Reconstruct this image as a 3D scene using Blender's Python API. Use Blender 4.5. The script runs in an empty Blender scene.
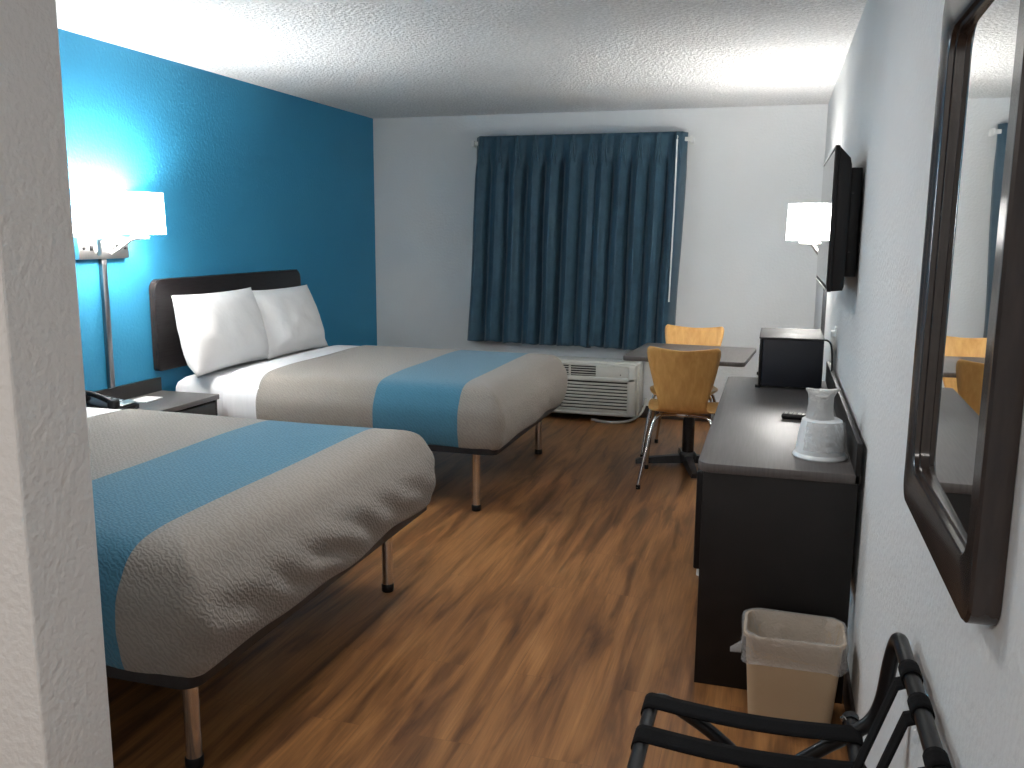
import bpy, bmesh, math, random
from mathutils import Vector, Matrix, noise
random.seed(7)
PI = math.pi
C = bpy.context.scene.collection
S = bpy.context.scene

# ------------------------------------------------------------------ camera
CAM = Vector((-0.29496, -7.13692, 1.48685))
yaw, pitch, roll = math.radians(16.5129), math.radians(9.6883), math.radians(0.4208)
fw = Vector((-math.sin(yaw)*math.cos(pitch), math.cos(yaw)*math.cos(pitch), -math.sin(pitch)))
rt0 = Vector((math.cos(yaw), math.sin(yaw), 0)); up0 = rt0.cross(fw)
rt = rt0*math.cos(roll) + up0*math.sin(roll)
up = up0*math.cos(roll) - rt0*math.sin(roll)
cd = bpy.data.cameras.new('camera'); cam = bpy.data.objects.new('camera', cd); C.objects.link(cam)
cd.sensor_width = 36; cd.lens = 883.768/1024*36; cd.clip_start = 0.02
m = Matrix((rt, up, -fw)).transposed().to_4x4(); m.translation = CAM
cam.matrix_world = m
S.camera = cam
# ------------------------------------------------------------------ world, lights, exposure
w = bpy.data.worlds.new('world'); S.world = w; w.use_nodes = True
bg = w.node_tree.nodes['Background']; bg.inputs[0].default_value = (0.62, 0.78, 1.0, 1); bg.inputs[1].default_value = 3.0
S.view_settings.view_transform = 'Standard'; S.view_settings.look = 'None'
S.view_settings.exposure = 0.75; S.view_settings.gamma = 1; S.view_settings.use_curve_mapping = False
BULB_BED = 15.0      # watts of each bulb in the double bedside lamp
BULB_TABLE = 18.0
SHADE_GLOW = 16.0
ROOM_FILL = 14.0  # power of the added fill lamp over the bedroom
ENTRY_FILL = 15.0         # power of the added fill lamp over the entry
def area(name, loc, size, size_y, power, col, rot=(0, 0, 0)):
    l = bpy.data.lights.new(name, 'AREA'); l.shape = 'RECTANGLE'; l.size = size; l.size_y = size_y
    l.energy = power; l.color = col
    o = bpy.data.objects.new(name, l); C.objects.link(o); o.location = loc; o.rotation_euler = rot
    return o
area('added_entry_fill', (-0.6, -8.0, 2.38), 0.3, 0.3, ENTRY_FILL, (1.0, 0.95, 0.9))  # added fill lamp behind the camera, brightens the near end
area('added_room_fill', (-1.35, -4.5, 2.375), 0.42, 0.42, ROOM_FILL, (1.0, 0.98, 0.95))  # added unseen fill lamp, lifts the bedroom beyond what the wall lamps give
area('vanity_lamp', (-2.9, -7.3, 2.0), 0.2, 0.9, 7.0, (1.0, 0.93, 0.86), (0, math.radians(-60), 0))

W, H, YN = 3.6638, 2.44, -9.0

# ------------------------------------------------------------------ materials
def mat(name, col=(0.5, 0.5, 0.5), rough=0.6, metal=0.0, spec=0.5, emit=None, estr=0, trans=0, alpha=1):
    m = bpy.data.materials.new(name); m.use_nodes = True
    b = m.node_tree.nodes['Principled BSDF']
    b.inputs['Base Color'].default_value = (*col, 1); b.inputs['Roughness'].default_value = rough
    b.inputs['Metallic'].default_value = metal; b.inputs['Specular IOR Level'].default_value = spec
    if emit: b.inputs['Emission Color'].default_value = (*emit, 1); b.inputs['Emission Strength'].default_value = estr
    b.inputs['Transmission Weight'].default_value = trans; b.inputs['Alpha'].default_value = alpha
    return m
def N(m, t, **k):
    n = m.node_tree.nodes.new(t)
    for a, v in k.items(): setattr(n, a, v)
    return n
def L(m, a, b): m.node_tree.links.new(a, b)
def BS(m): return m.node_tree.nodes['Principled BSDF']
def coords(m, scale=(1, 1, 1), rot=(0, 0, 0), kind='Object'):
    t = N(m, 'ShaderNodeTexCoord'); mp = N(m, 'ShaderNodeMapping')
    mp.inputs['Scale'].default_value = scale; mp.inputs['Rotation'].default_value = rot
    L(m, t.outputs[kind], mp.inputs[0]); return mp.outputs[0]
def ntex(m, vec, scale, detail=3, rough=.5, dist=0):
    n = N(m, 'ShaderNodeTexNoise'); n.inputs['Scale'].default_value = scale; n.inputs['Detail'].default_value = detail
    n.inputs['Roughness'].default_value = rough; n.inputs['Distortion'].default_value = dist
    L(m, vec, n.inputs['Vector']); return n.outputs[0]
def bump(m, h, strength=.3, dist=.01):
    b = N(m, 'ShaderNodeBump'); b.inputs['Strength'].default_value = strength; b.inputs['Distance'].default_value = dist
    L(m, h, b.inputs['Height']); L(m, b.outputs[0], BS(m).inputs['Normal']); return b
def ramp(m, f, stops):
    r = N(m, 'ShaderNodeValToRGB'); e = r.color_ramp.elements
    while len(e) < len(stops): e.new(.5)
    for q, (p, c) in zip(e, stops): q.position = p; q.color = (*c, 1)
    L(m, f, r.inputs[0]); return r.outputs[0]
def noisy(name, c1, c2, rough, scale, bs, bd, bscale, stretch=(1, 1, 1), **k):
    m = mat(name, c1, rough, **k); v = coords(m, stretch)
    L(m, ramp(m, ntex(m, v, scale), [(.3, c1), (.7, c2)]), BS(m).inputs['Base Color'])
    bump(m, ntex(m, v, bscale, 4), bs, bd); return m

M = {}
M['wall'] = noisy('painted_wall', (.66, .68, .69), (.70, .72, .73), .75, 1.5, .5, .006, 55, spec=.3)
M['blue_wall'] = noisy('teal_wall_paint', (.024, .215, .385), (.028, .232, .41), .6, 1.5, .45, .005, 60, spec=.35)
M['ceiling'] = noisy('popcorn_ceiling', (.62, .63, .63), (.86, .87, .87), .95, 70, 1.0, .02, 60, spec=.1)
M['part_wall'] = noisy('textured_partition_paint', (.70, .685, .67), (.74, .725, .71), .75, 2, .6, .006, 80, spec=.3)
M['base'] = noisy('dark_baseboard', (.035, .024, .02), (.05, .035, .03), .5, 20, .1, .002, 60)
# laminate floor
m = mat('laminate_floor', (.3, .13, .05), .38, spec=.4)
v = coords(m)
mp = N(m, 'ShaderNodeMapping'); mp.inputs['Rotation'].default_value = (0, 0, PI/2); L(m, v, mp.inputs[0])
br = N(m, 'ShaderNodeTexBrick'); br.offset = .37; br.squash = 1
br.inputs['Scale'].default_value = 1; br.inputs['Brick Width'].default_value = 1.22; br.inputs['Row Height'].default_value = .18
br.inputs['Mortar Size'].default_value = .0008; br.inputs['Mortar Smooth'].default_value = .3
br.inputs['Color1'].default_value = (0, 0, 0, 1); br.inputs['Color2'].default_value = (1, 1, 1, 1); br.inputs['Mortar'].default_value = (.3, .3, .3, 1)
L(m, mp.outputs[0], br.inputs[0])
off = N(m, 'ShaderNodeVectorMath', operation='MULTIPLY_ADD'); L(m, br.outputs[0], off.inputs[0])
off.inputs[1].default_value = (.02, .06, .08); L(m, v, off.inputs[2])
st = N(m, 'ShaderNodeVectorMath', operation='MULTIPLY'); L(m, off.outputs[0], st.inputs[0]); st.inputs[1].default_value = (8.5, 0.85, 1)
g1 = ntex(m, st.outputs[0], 1.6, 4, .55, .8)
st2 = N(m, 'ShaderNodeVectorMath', operation='MULTIPLY'); L(m, off.outputs[0], st2.inputs[0]); st2.inputs[1].default_value = (90, 2.5, 1)
g2 = ntex(m, st2.outputs[0], 1.2, 4, .6, .3)
colr = ramp(m, g1, [(.30, (.088, .038, .016)), (.42, (.175, .078, .029)), (.55, (.285, .130, .046)), (.74, (.375, .182, .068))])
fine = ramp(m, g2, [(.3, (.72, .72, .72)), (.7, (1.12, 1.1, 1.08))])
mx = N(m, 'ShaderNodeMix', data_type='RGBA', blend_type='MULTIPLY'); mx.inputs[0].default_value = 1
L(m, colr, mx.inputs[6]); L(m, fine, mx.inputs[7])
pl = ramp(m, br.outputs[0], [(0, (.95, .95, .95)), (1, (1.04, 1.03, 1.02))])
mx2 = N(m, 'ShaderNodeMix', data_type='RGBA', blend_type='MULTIPLY'); mx2.inputs[0].default_value = 1
L(m, mx.outputs[2], mx2.inputs[6]); L(m, pl, mx2.inputs[7])
mx3 = N(m, 'ShaderNodeMix', data_type='RGBA'); L(m, br.outputs['Fac'], mx3.inputs[0]); L(m, mx2.outputs[2], mx3.inputs[6]); mx3.inputs[7].default_value = (.16, .07, .03, 1)
L(m, mx3.outputs[2], BS(m).inputs['Base Color']); bump(m, g2, .08, .002)
M['floor'] = m

def laminate(name, c1, c2, rough, stretch, spec=.35):
    return noisy(name, c1, c2, rough, 3, .08, .001, 12, stretch, spec=spec)
M['espresso'] = laminate('espresso_laminate', (.006, .005, .005), (.011, .009, .009), .5, (3, 40, 3))
M['desktop'] = laminate('desk_top_laminate', (.075, .068, .067), (.105, .096, .094), .42, (60, 2, 3), .6)
M['headboard'] = laminate('headboard_laminate', (.008, .006, .007), (.017, .014, .015), .38, (3, 4, 40))
M['frame_wood'] = laminate('mirror_frame_wood', (.022, .015, .013), (.038, .027, .023), .22, (20, 3, 3), .6)
M['black'] = mat('black_plastic', (.006, .006, .007), .4, spec=.3)
M['black_metal'] = noisy('black_painted_metal', (.008, .008, .010), (.016, .016, .018), .38, 30, .05, .001, 80)
M['dark_blue'] = noisy('textured_black_casing', (.006, .008, .014), (.010, .012, .020), .5, 300, .15, .001, 500)
M['microtop'] = mat('black_lacquered_metal', (.03, .03, .032), .55, spec=.45)
M['screen'] = mat('television_glass', (.012, .012, .014), .015, spec=1.0)
M['chrome'] = mat('chrome', (.72, .70, .68), .16, metal=1)
M['steel'] = mat('brushed_nickel', (.55, .54, .53), .34, metal=1)
M['raceway'] = mat('dull_metal_raceway', (.26, .26, .27), .32, metal=1)
M['white_plastic'] = mat('white_plastic', (.78, .79, .78), .4)
M['ac'] = noisy('aged_white_plastic', (.50, .50, .46), (.56, .56, .52), .5, 6, .05, .001, 60)
M['ac_slot'] = mat('dark_grille_gap', (.02, .02, .02), .7)
M['mirror'] = mat('mirror_glass', (.93, .94, .93), .01, metal=1)
M['webbing'] = noisy('black_webbing', (.003, .003, .0035), (.006, .006, .007), .95, 200, .3, .001, 400, spec=.15)
M['rack'] = mat('black_enamel_tube', (.006, .006, .007), .3, spec=.35)
M['cord_grey'] = mat('grey_cord', (.45, .45, .42), .5)
M['paper'] = mat('white_paper', (.8, .8, .8), .8)
M['bin'] = noisy('beige_plastic', (.48, .36, .235), (.52, .40, .265), .5, 5, .05, .001, 60)
M['pillow'] = noisy('white_pillowcase', (.68, .68, .68), (.72, .72, .72), .85, 4, .5, .02, 7)
M['sheet'] = noisy('white_sheet', (.64, .65, .67), (.69, .70, .72), .85, 4, .45, .010, 12, (3, 3, .35))
M['glassy'] = mat('window_glass', (1, 1, 1), .02, trans=1)
# beech plywood
m = mat('beech_plywood', (.62, .33, .11), .32, spec=.4); v = coords(m, (26, 26, 2.2))
L(m, ramp(m, ntex(m, v, 1.4, 4, .55, .5), [(.25, (.56, .29, .085)), (.75, (.72, .42, .15))]), BS(m).inputs['Base Color'])
M['beech'] = m
M['beech_edge'] = mat('plywood_edge', (.42, .21, .07), .5)
# curtain
m = mat('navy_teal_curtain', (.02, .075, .13), .62, spec=.35); v = coords(m, (1, 1, 1))
L(m, ramp(m, ntex(m, v, 14, 4), [(.3, (.018, .056, .090)), (.7, (.028, .080, .122))]), BS(m).inputs['Base Color'])
bump(m, ntex(m, v, 22, 3), .25, .006); BS(m).inputs['Sheen Weight'].default_value = .15
M['curtain'] = m
# bedspread: woven stripe across the bed, stitched wave relief
def bedspread_mat():
    m = mat('quilted_bedspread', (.3, .27, .24), .9, spec=.15)
    t = N(m, 'ShaderNodeTexCoord'); sp = N(m, 'ShaderNodeSeparateXYZ'); L(m, t.outputs['Object'], sp.inputs[0])
    a = N(m, 'ShaderNodeMath', operation='GREATER_THAN'); a.inputs[1].default_value = -2.335; L(m, sp.outputs[0], a.inputs[0])
    b = N(m, 'ShaderNodeMath', operation='LESS_THAN'); b.inputs[1].default_value = -1.85; L(m, sp.outputs[0], b.inputs[0])
    c = N(m, 'ShaderNodeMath', operation='MULTIPLY'); L(m, a.outputs[0], c.inputs[0]); L(m, b.outputs[0], c.inputs[1])
    v = t.outputs['Object']
    wv = N(m, 'ShaderNodeTexWave', bands_direction='DIAGONAL'); wv.inputs['Scale'].default_value = 31; wv.inputs['Distortion'].default_value = 8
    wv.inputs['Detail'].default_value = 2; wv.inputs['Detail Scale'].default_value = 1.6; L(m, v, wv.inputs[0])
    vo = N(m, 'ShaderNodeTexVoronoi', feature='SMOOTH_F1'); vo.inputs['Scale'].default_value = 78
    mp = N(m, 'ShaderNodeMapping'); mp.inputs['Scale'].default_value = (1.5, .75, 1.5); L(m, v, mp.inputs[0]); L(m, mp.outputs[0], vo.inputs[0])
    ad = N(m, 'ShaderNodeMath', operation='ADD'); L(m, wv.outputs[1], ad.inputs[0]); L(m, vo.outputs[0], ad.inputs[1])
    r1 = ramp(m, wv.outputs[1], [(0, (.228, .206, .184)), (1, (.268, .243, .217))])
    r2 = ramp(m, wv.outputs[1], [(0, (.045, .150, .225)), (1, (.054, .174, .260))])
    mx = N(m, 'ShaderNodeMix', data_type='RGBA'); L(m, c.outputs[0], mx.inputs[0]); L(m, r1, mx.inputs[6]); L(m, r2, mx.inputs[7])
    L(m, mx.outputs[2], BS(m).inputs['Base Color'])
    bump(m, ad.outputs[0], .35, .004); BS(m).inputs['Sheen Weight'].default_value = .2
    return m
M['spread'] = bedspread_mat()
# lamp shade: lit from within
m = mat('lit_lamp_shade', (.9, .88, .84), .8, emit=(1, .98, .95), estr=SHADE_GLOW); M['shade'] = m
m = mat('lit_bulb', (1, 1, 1), .5, emit=(1, .96, .9), estr=25); M['bulb'] = m
# thin clear plastic
def film(name, a, col=(.85, .86, .87), rough=.22):
    m = mat(name, col, rough, spec=.8, alpha=a)
    bump(m, ntex(m, coords(m), 45, 4, .65, 2.0), 1.0, .02); return m
M['film'] = film('thin_plastic_film', .30, (.95, .95, .96))
M['cupbag'] = film('frosted_plastic_wrap', .75, (.75, .76, .76), .3)
M['bucket'] = mat('white_bucket_plastic', (.66, .69, .71), .35)

# ------------------------------------------------------------------ mesh helpers
class B:
    def __init__(s): s.bm = bmesh.new()
    def box(s, x0, x1, y0, y1, z0, z1, bev=0, seg=2, rot=None, piv=None):
        t = bmesh.new(); bmesh.ops.create_cube(t, size=1)
        for v in t.verts: v.co = Vector(((v.co.x+.5)*(x1-x0)+x0, (v.co.y+.5)*(y1-y0)+y0, (v.co.z+.5)*(z1-z0)+z0))
        if bev: bmesh.ops.bevel(t, geom=list(t.edges), offset=bev, segments=seg, profile=.5, affect='EDGES')
        if rot is not None:
            p = Vector(piv) if piv else Vector(((x0+x1)/2, (y0+y1)/2, (z0+z1)/2))
            for v in t.verts: v.co = rot @ (v.co-p) + p
        s._add(t); return s
    def _add(s, t):
        me = bpy.data.meshes.new('tmp'); t.to_mesh(me); t.free(); s.bm.from_mesh(me); bpy.data.meshes.remove(me)
    def tube(s, pts, r, n=12, cap=True, smooth=0, closed=False):
        pts = [Vector(p) for p in pts]
        if smooth:
            out = []
            for i in range(len(pts)-1):
                p0 = pts[max(i-1, 0)]; p1 = pts[i]; p2 = pts[i+1]; p3 = pts[min(i+2, len(pts)-1)]
                for k in range(smooth):
                    t = k/smooth
                    out.append(.5*((2*p1)+(-p0+p2)*t+(2*p0-5*p1+4*p2-p3)*t*t+(-p0+3*p1-3*p2+p3)*t**3))
            out.append(pts[-1]); pts = out
        rr = r if isinstance(r, (list, tuple)) else [r]*len(pts)
        prev = None; rings = []
        for i, p in enumerate(pts):
            a = pts[max(i-1, 0)]; b = pts[min(i+1, len(pts)-1)]; d = (b-a).normalized()
            if prev is None:
                u = d.orthogonal().normalized()
            else: u = (prev - d*prev.dot(d)).normalized()
            prev = u; w_ = d.cross(u)
            rings.append([s.bm.verts.new(p + (u*math.cos(2*PI*k/n)+w_*math.sin(2*PI*k/n))*rr[min(i, len(rr)-1)]) for k in range(n)])
        for i in range(len(rings)-1):
            for k in range(n): s.bm.faces.new((rings[i][k], rings[i][(k+1) % n], rings[i+1][(k+1) % n], rings[i+1][k]))
        if cap: s.bm.faces.new(rings[0][::-1]); s.bm.faces.new(rings[-1])
        return s
    def rings(s, rl, cap0=False, cap1=False):
        vs = [[s.bm.verts.new(p) for p in r] for r in rl]; n = len(rl[0])
        for i in range(len(vs)-1):
            for k in range(n): s.bm.faces.new((vs[i][k], vs[i][(k+1) % n], vs[i+1][(k+1) % n], vs[i+1][k]))
        if cap0: s.bm.faces.new(vs[0][::-1])
        if cap1: s.bm.faces.new(vs[-1])
        return s
    def lathe(s, prof, c=(0, 0, 0), n=32, cap0=False, cap1=False):
        return s.rings([[Vector((c[0]+r*math.cos(2*PI*k/n), c[1]+r*math.sin(2*PI*k/n), c[2]+z)) for k in range(n)] for r, z in prof], cap0, cap1)
    def grid(s, fn, nu, nv):
        vs = [[s.bm.verts.new(fn(i/nu, j/nv)) for j in range(nv+1)] for i in range(nu+1)]
        for i in range(nu):
            for j in range(nv): s.bm.faces.new((vs[i][j], vs[i+1][j], vs[i+1][j+1], vs[i][j+1]))
        return s
    def prism(s, outline, axis, a, b, bev=0):
        """outline of 2D points; axis 'x','y','z' gives the extrusion direction between a and b"""
        def P(q, t): return {'x': Vector((t, q[0], q[1])), 'y': Vector((q[0], t, q[1])), 'z': Vector((q[0], q[1], t))}[axis]
        t = bmesh.new()
        v0 = [t.verts.new(P(q, a)) for q in outline]; v1 = [t.verts.new(P(q, b)) for q in outline]; n = len(outline)
        f0 = t.faces.new(v0); f1 = t.faces.new(v1[::-1])
        for k in range(n): t.faces.new((v0[k], v1[k], v1[(k+1) % n], v0[(k+1) % n]))
        bmesh.ops.recalc_face_normals(t, faces=list(t.faces))
        if bev:
            es = [e for e in t.edges if (f0 in e.link_faces) or (f1 in e.link_faces)]
            bmesh.ops.bevel(t, geom=es, offset=bev, segments=2, profile=.5, affect='EDGES')
        s._add(t); return s
    def obj(s, name, m, parent=None, smooth=40, solid=0, recalc=True, world=False):
        if recalc: bmesh.ops.recalc_face_normals(s.bm, faces=list(s.bm.faces))
        me = bpy.data.meshes.new(name); s.bm.to_mesh(me); s.bm.free()
        for mm in (m if isinstance(m, list) else [m]): me.materials.append(mm)
        if smooth:
            for p in me.polygons: p.use_smooth = True
            me.set_sharp_from_angle(angle=math.radians(smooth))
        o = bpy.data.objects.new(name, me); C.objects.link(o)
        if parent is not None: o.parent = parent
        if solid:
            md = o.modifiers.new('thickness', 'SOLIDIFY'); md.thickness = solid; md.offset = 0
        return o
def rrect(x0, x1, y0, y1, r, seg=6):
    if not isinstance(r, (list, tuple)): r = [r]*4
    out = []
    for (cx, cy, a0, rr) in ((x1, y0, -PI/2, r[0]), (x1, y1, 0, r[1]), (x0, y1, PI/2, r[2]), (x0, y0, PI, r[3])):
        sx = -1 if cx == x1 else 1; sy = -1 if cy == y1 else 1
        if rr < 1e-4: out.append((cx, cy)); continue
        for k in range(seg+1):
            a = a0 + k/seg*PI/2
            out.append((cx+sx*rr+rr*math.cos(a), cy+sy*rr+rr*math.sin(a)))
    return out
def tag(o, label=None, cat=None, group=None, kind=None):
    if label: o['label'] = label
    if cat: o['category'] = cat
    if group: o['group'] = group
    if kind: o['kind'] = kind
    return o
def thing(name, label, cat, loc=(0, 0, 0), rz=0, group=None):
    o = bpy.data.objects.new(name, None); C.objects.link(o); o.empty_display_size = .1
    o.location = loc; o.rotation_euler = (0, 0, rz)
    return tag(o, label, cat, group)
def struct(name, b, m, **k):
    o = b.obj(name, m, **k); o['kind'] = 'structure'; return o
def copy_tree(o, parent=None):
    c = o.copy(); C.objects.link(c)
    if parent: c.parent = parent
    for ch in [q for q in bpy.data.objects if q.parent == o and q != c]: copy_tree(ch, c)
    return c

# ------------------------------------------------------------------ room
TH = .12
struct('floor', B().box(-W-TH, TH, YN-TH, TH, -.1, 0), M['floor'], smooth=0)
struct('ceiling', B().box(-W-TH, TH, YN-TH, TH, H, H+.1), M['ceiling'], smooth=0)
struct('wall_left', B().box(-W-TH, -W, YN, 0, 0, H), M['blue_wall'], smooth=0)
struct('wall_right', B().box(0, TH, YN, 0, 0, H), M['wall'], smooth=0)
WX0, WX1, WZ0, WZ1 = -2.55, -1.10, .80, 2.05
b = B(); b.box(-W-TH, WX0, 0, TH, 0, H); b.box(WX1, TH, 0, TH, 0, H); b.box(WX0, WX1, 0, TH, 0, WZ0); b.box(WX0, WX1, 0, TH, WZ1, H)
struct('wall_back', b, M['wall'], smooth=0)
struct('wall_near', B().box(-W-TH, TH, YN-TH, YN, 0, H), M['wall'], smooth=0)
# partition stub whose end shows on the left of the picture
PX, PY0, PY1 = -1.25, -6.228, -6.098
struct('wall_partition', B().box(-W, PX, PY0, PY1, 0, H, .004, 2), M['part_wall'], smooth=0)
b = B(); b.box(-W, 0, -.012, 0, 0, .10, .003); struct('baseboard_back', b, M['base'])
struct('baseboard_left', B().box(-W, -W+.012, PY1, -.012, 0, .10, .003), M['base'])
struct('baseboard_right', B().box(-.012, 0, YN, -.012, 0, .10, .003), M['base'])
# window behind the curtains
wn = bpy.data.objects.new('window_1', None); C.objects.link(wn); wn.location = ((WX0+WX1)/2, .06, WZ0); wn['kind'] = 'structure'
def wl(x): return x-(WX0+WX1)/2
b = B(); hw = (WX1-WX0)/2; hz = WZ1-WZ0
for a0, a1, c0, c1 in ((-hw, hw, 0, .05), (-hw, hw, hz-.05, hz), (-hw, -hw+.05, 0, hz), (hw-.05, hw, 0, hz), (-.025, .025, 0, hz)):
    b.box(a0, a1, -.02, .02, c0, c1, .004)
b.obj('window_frame', M['white_plastic'], wn)
B().box(-hw+.04, hw-.04, -.003, .003, .04, hz-.04).obj('pane', M['glassy'], wn, smooth=0)

# ------------------------------------------------------------------ curtains
def curtain(name, label, x0, x1, n, ret_left, ret_right, seed, ymid=-.15, z0=.585, z1=2.255):
    """pinch pleated panel in world x, origin at its top left"""
    rnd = random.Random(seed); ph = [rnd.uniform(-.25, .25) for _ in range(n+2)]; am = [rnd.uniform(.8, 1.2) for _ in range(n+2)]
    t = thing(name, label, 'curtain', ((x0+x1)/2, ymid, z0), 0, None); cx = (x0+x1)/2
    wd = x1-x0
    def fn(u, v):
        # v 0 at bottom, 1 at top
        z = v*(z1-z0)
        flare = (1-v)
        x = x0 + u*wd
        s = u*n
        i = int(min(s, n-1e-6))
        f = s - i
        amp_low = .050*(.7+.3*noise.noise(Vector((u*9, v*1.5, seed))))*am[i]
        topz = max(0, min(1, (v-.86)/.14))
        pinch = math.exp(-((f-.5)/.10)**2)
        y_fold = (.055-(abs(math.sin(PI*(s+ph[i]*flare*f*(1-f)*1.6)))**.8)*.125+.005*math.cos(6*PI*f))*am[i]*.85 + noise.noise(Vector((s*1.3, v*2.2, seed+3)))*.014
        y_top = -.028*pinch
        k = topz**.55 if topz > 0 else 0
        y = y_fold*(1-k)*min(1, .35+(1-v)*3.2) + y_top*(k if v < .99 else .6)
        x += noise.noise(Vector((s*.8, v*2, seed+9)))*.02*flare + (f-.5)*-.02*(1-k)*math.sin(PI*f)
        if ret_left: x -= .045*flare*max(0, 1-u*4)
        if ret_left and u < .05: y += (.05-u)/.05*.10; x -= .0
        if ret_right and u > .95: y += (u-.95)/.05*.08
        x += -.055*flare*(1 if True else 0)*(.9)
        z += -.03*flare*((x+1.0)/1.75+.5)+(noise.noise(Vector((s*.9, 1.3, seed)))*.012 - .006*math.cos(2*PI*s))*flare*flare
        return Vector((x-cx, y, z))
    o = B().grid(fn, n*22, 60).obj('curtain_panel', M['curtain'], t, smooth=180)
    md = o.modifiers.new('thickness', 'SOLIDIFY'); md.thickness = .003
    # pinched pleat tacks sewn at the header
    for i in range(n):
        xx = x0+(i+.5)/n*wd-cx
        q = B()
        for dx in (-.010, 0, .010):
            q.tube([(xx+dx*.6, -.022-abs(dx)*-.3, z1-z0-.004), (xx+dx*.8, -.030, z1-z0-.05), (xx+dx*1.1, -.034, z1-z0-.095), (xx+dx*2.0, -.028, z1-z0-.17), (xx+dx*2.8, -.018, z1-z0-.26)], [.004, .0045, .0055, .0055, .007, .008, .009, .007, .004], 8, smooth=2)
        q.obj('pleat', M['curtain'], t, smooth=180)
    return t
c1 = curtain('curtain', 'wide left panel of the dark teal pinch-pleated window curtain', -2.71, -1.655, 7, True, False, 11)
c2 = curtain('curtain', 'narrower right panel of the dark teal curtain, beside the white pull wand', -1.70, -1.0, 5, False, True, 23)
rod = thing('curtain_rod', 'white curtain track fixed above the window behind the teal curtains', 'curtain rod', (-1.855, -.10, 2.20))
B().box(-.86, .88, -.012, .012, -.012, .018, .003).obj('track', M['white_plastic'], rod)
for sx in (-.865, .885):
    B().box(sx-.012, sx+.012, -.03, .10, -.02, .025, .004).obj('bracket', M['white_plastic'], rod)
wand = thing('curtain_wand', 'thin white pull wand hanging at the right edge of the curtain', 'curtain wand', (-1.066, -.215, 2.19))
B().tube([(0, 0, 0), (-.006, -.001, -.6), (-.018, -.004, -1.22)], .006, 10).obj('rod', M['white_plastic'], wand)
B().tube([(0, 0, .03), (.004, .006, .02), (0, .0, 0)], .003, 8).obj('hook', M['steel'], wand)

# ------------------------------------------------------------------ air conditioner
ac = thing('air_conditioner', 'white through-wall air conditioner with louvred front under the curtained window', 'air conditioner', (-1.83, 0, .055))
AW = .54
b = B(); b.box(-AW, AW, -.235, -.001, .0, .425, .008)
b.obj('wall_sleeve', M['ac'], ac)
b = B()
# front cover: frame around grille
y0, y1 = -.31, -.225
b.box(-AW+.012, AW-.018, y1-.02, y1, .0, .41, .006)
b.box(-AW+.012, -AW+.04, y0, y1, 0, .41, .012, 3)
b.box(AW-.085, AW-.018, y0, y1, 0, .41, .014, 3)
b.box(-AW+.012, AW-.018, y0, y1, 0, .03, .012, 3)
b.box(-AW+.012, AW-.018, y0, y1, .275, .312, .008, 3)
b.box(-AW+.012, AW-.018, y0+.004, y1, .395, .413, .006, 3)
b.box(.20, AW-.045, y0+.006, y1, .29, .40, .008, 3)
b.obj('front_cover', M['ac'], ac)
b = B()
for k in range(9): b.box(-AW+.03, AW-.075, y0+.006, y0+.03, .034+k*.0265, .034+k*.0265+.0155, .004)
b.obj('louvre_panel', M['ac'], ac)
B().box(-AW+.03, AW-.075, y0+.032, y0+.036, .03, .28).obj('grille_backing', M['ac_slot'], ac, smooth=0)
b = B()
for k in range(4): b.box(-AW+.03, .20, y0+.012, y0+.03, .320+k*.019, .320+k*.019+.006, .002)
b.box(-.24, -.225, y0+.008, y0+.03, .31, .40, .002); b.box(-.02, -.005, y0+.008, y0+.03, .31, .40, .002)
b.obj('outlet_grille', M['ac'], ac)
B().box(-AW+.03, .20, y0+.032, y0+.036, .31, .40).obj('outlet_backing', M['ac_slot'], ac, smooth=0)
B().box(.28, .42, y0+.001, y0+.007, .298, .300).obj('control_lid_seam', M['ac_slot'], ac, smooth=0)
B().tube([(.40, y0+.008, .335), (.40, y0+.003, .335)], .005, 10).obj('lid_button', M['ac_slot'], ac)
b = B().tube([(-1.262, -.02, .16), (-1.262, -.06, .13), (-1.275, -.14, .075), (-1.33, -.24, .03), (-1.42, -.30, .012), (-1.55, -.32, .010), (-1.66, -.25, .010)], .011, 10, smooth=6)
for v in b.bm.verts: v.co -= Vector((-1.83, 0, .055))
b.obj('power_cord', M['cord_grey'], ac)

# ------------------------------------------------------------------ beds
def bed_rings(x0, x1, y0, y1, prof, cr=.09, seg=12, nx=40):
    """rings following the outline of the mattress, profile of (inset, z)"""
    rl = []
    for ins, z in prof:
        r = max(cr-ins, .008) if ins < cr else .008
        a0, a1, b0, b1 = x0+ins, x1-ins, y0+ins, y1-ins
        pts = []
        corners = ((a1, b0, -PI/2), (a1, b1, 0), (a0, b1, PI/2), (a0, b0, PI))
        for ci, (cx, cy, ang) in enumerate(corners):
            sx = -1 if cx == a1 else 1; sy = -1 if cy == b1 else 1
            arc = [(cx+sx*r+r*math.cos(ang+k/seg*PI/2), cy+sy*r+r*math.sin(ang+k/seg*PI/2)) for k in range(seg+1)]
            pts += arc
            nx_, ny_, na = corners[(ci+1) % 4]
            sx2 = -1 if nx_ == a1 else 1; sy2 = -1 if ny_ == b1 else 1
            st_ = (nx_+sx2*r+r*math.cos(na), ny_+sy2*r+r*math.sin(na))
            for k in range(1, nx): pts.append((arc[-1][0]+(st_[0]-arc[-1][0])*k/nx, arc[-1][1]+(st_[1]-arc[-1][1])*k/nx))
        rl.append([Vector((p[0], p[1], z)) for p in pts])
    return rl
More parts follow.
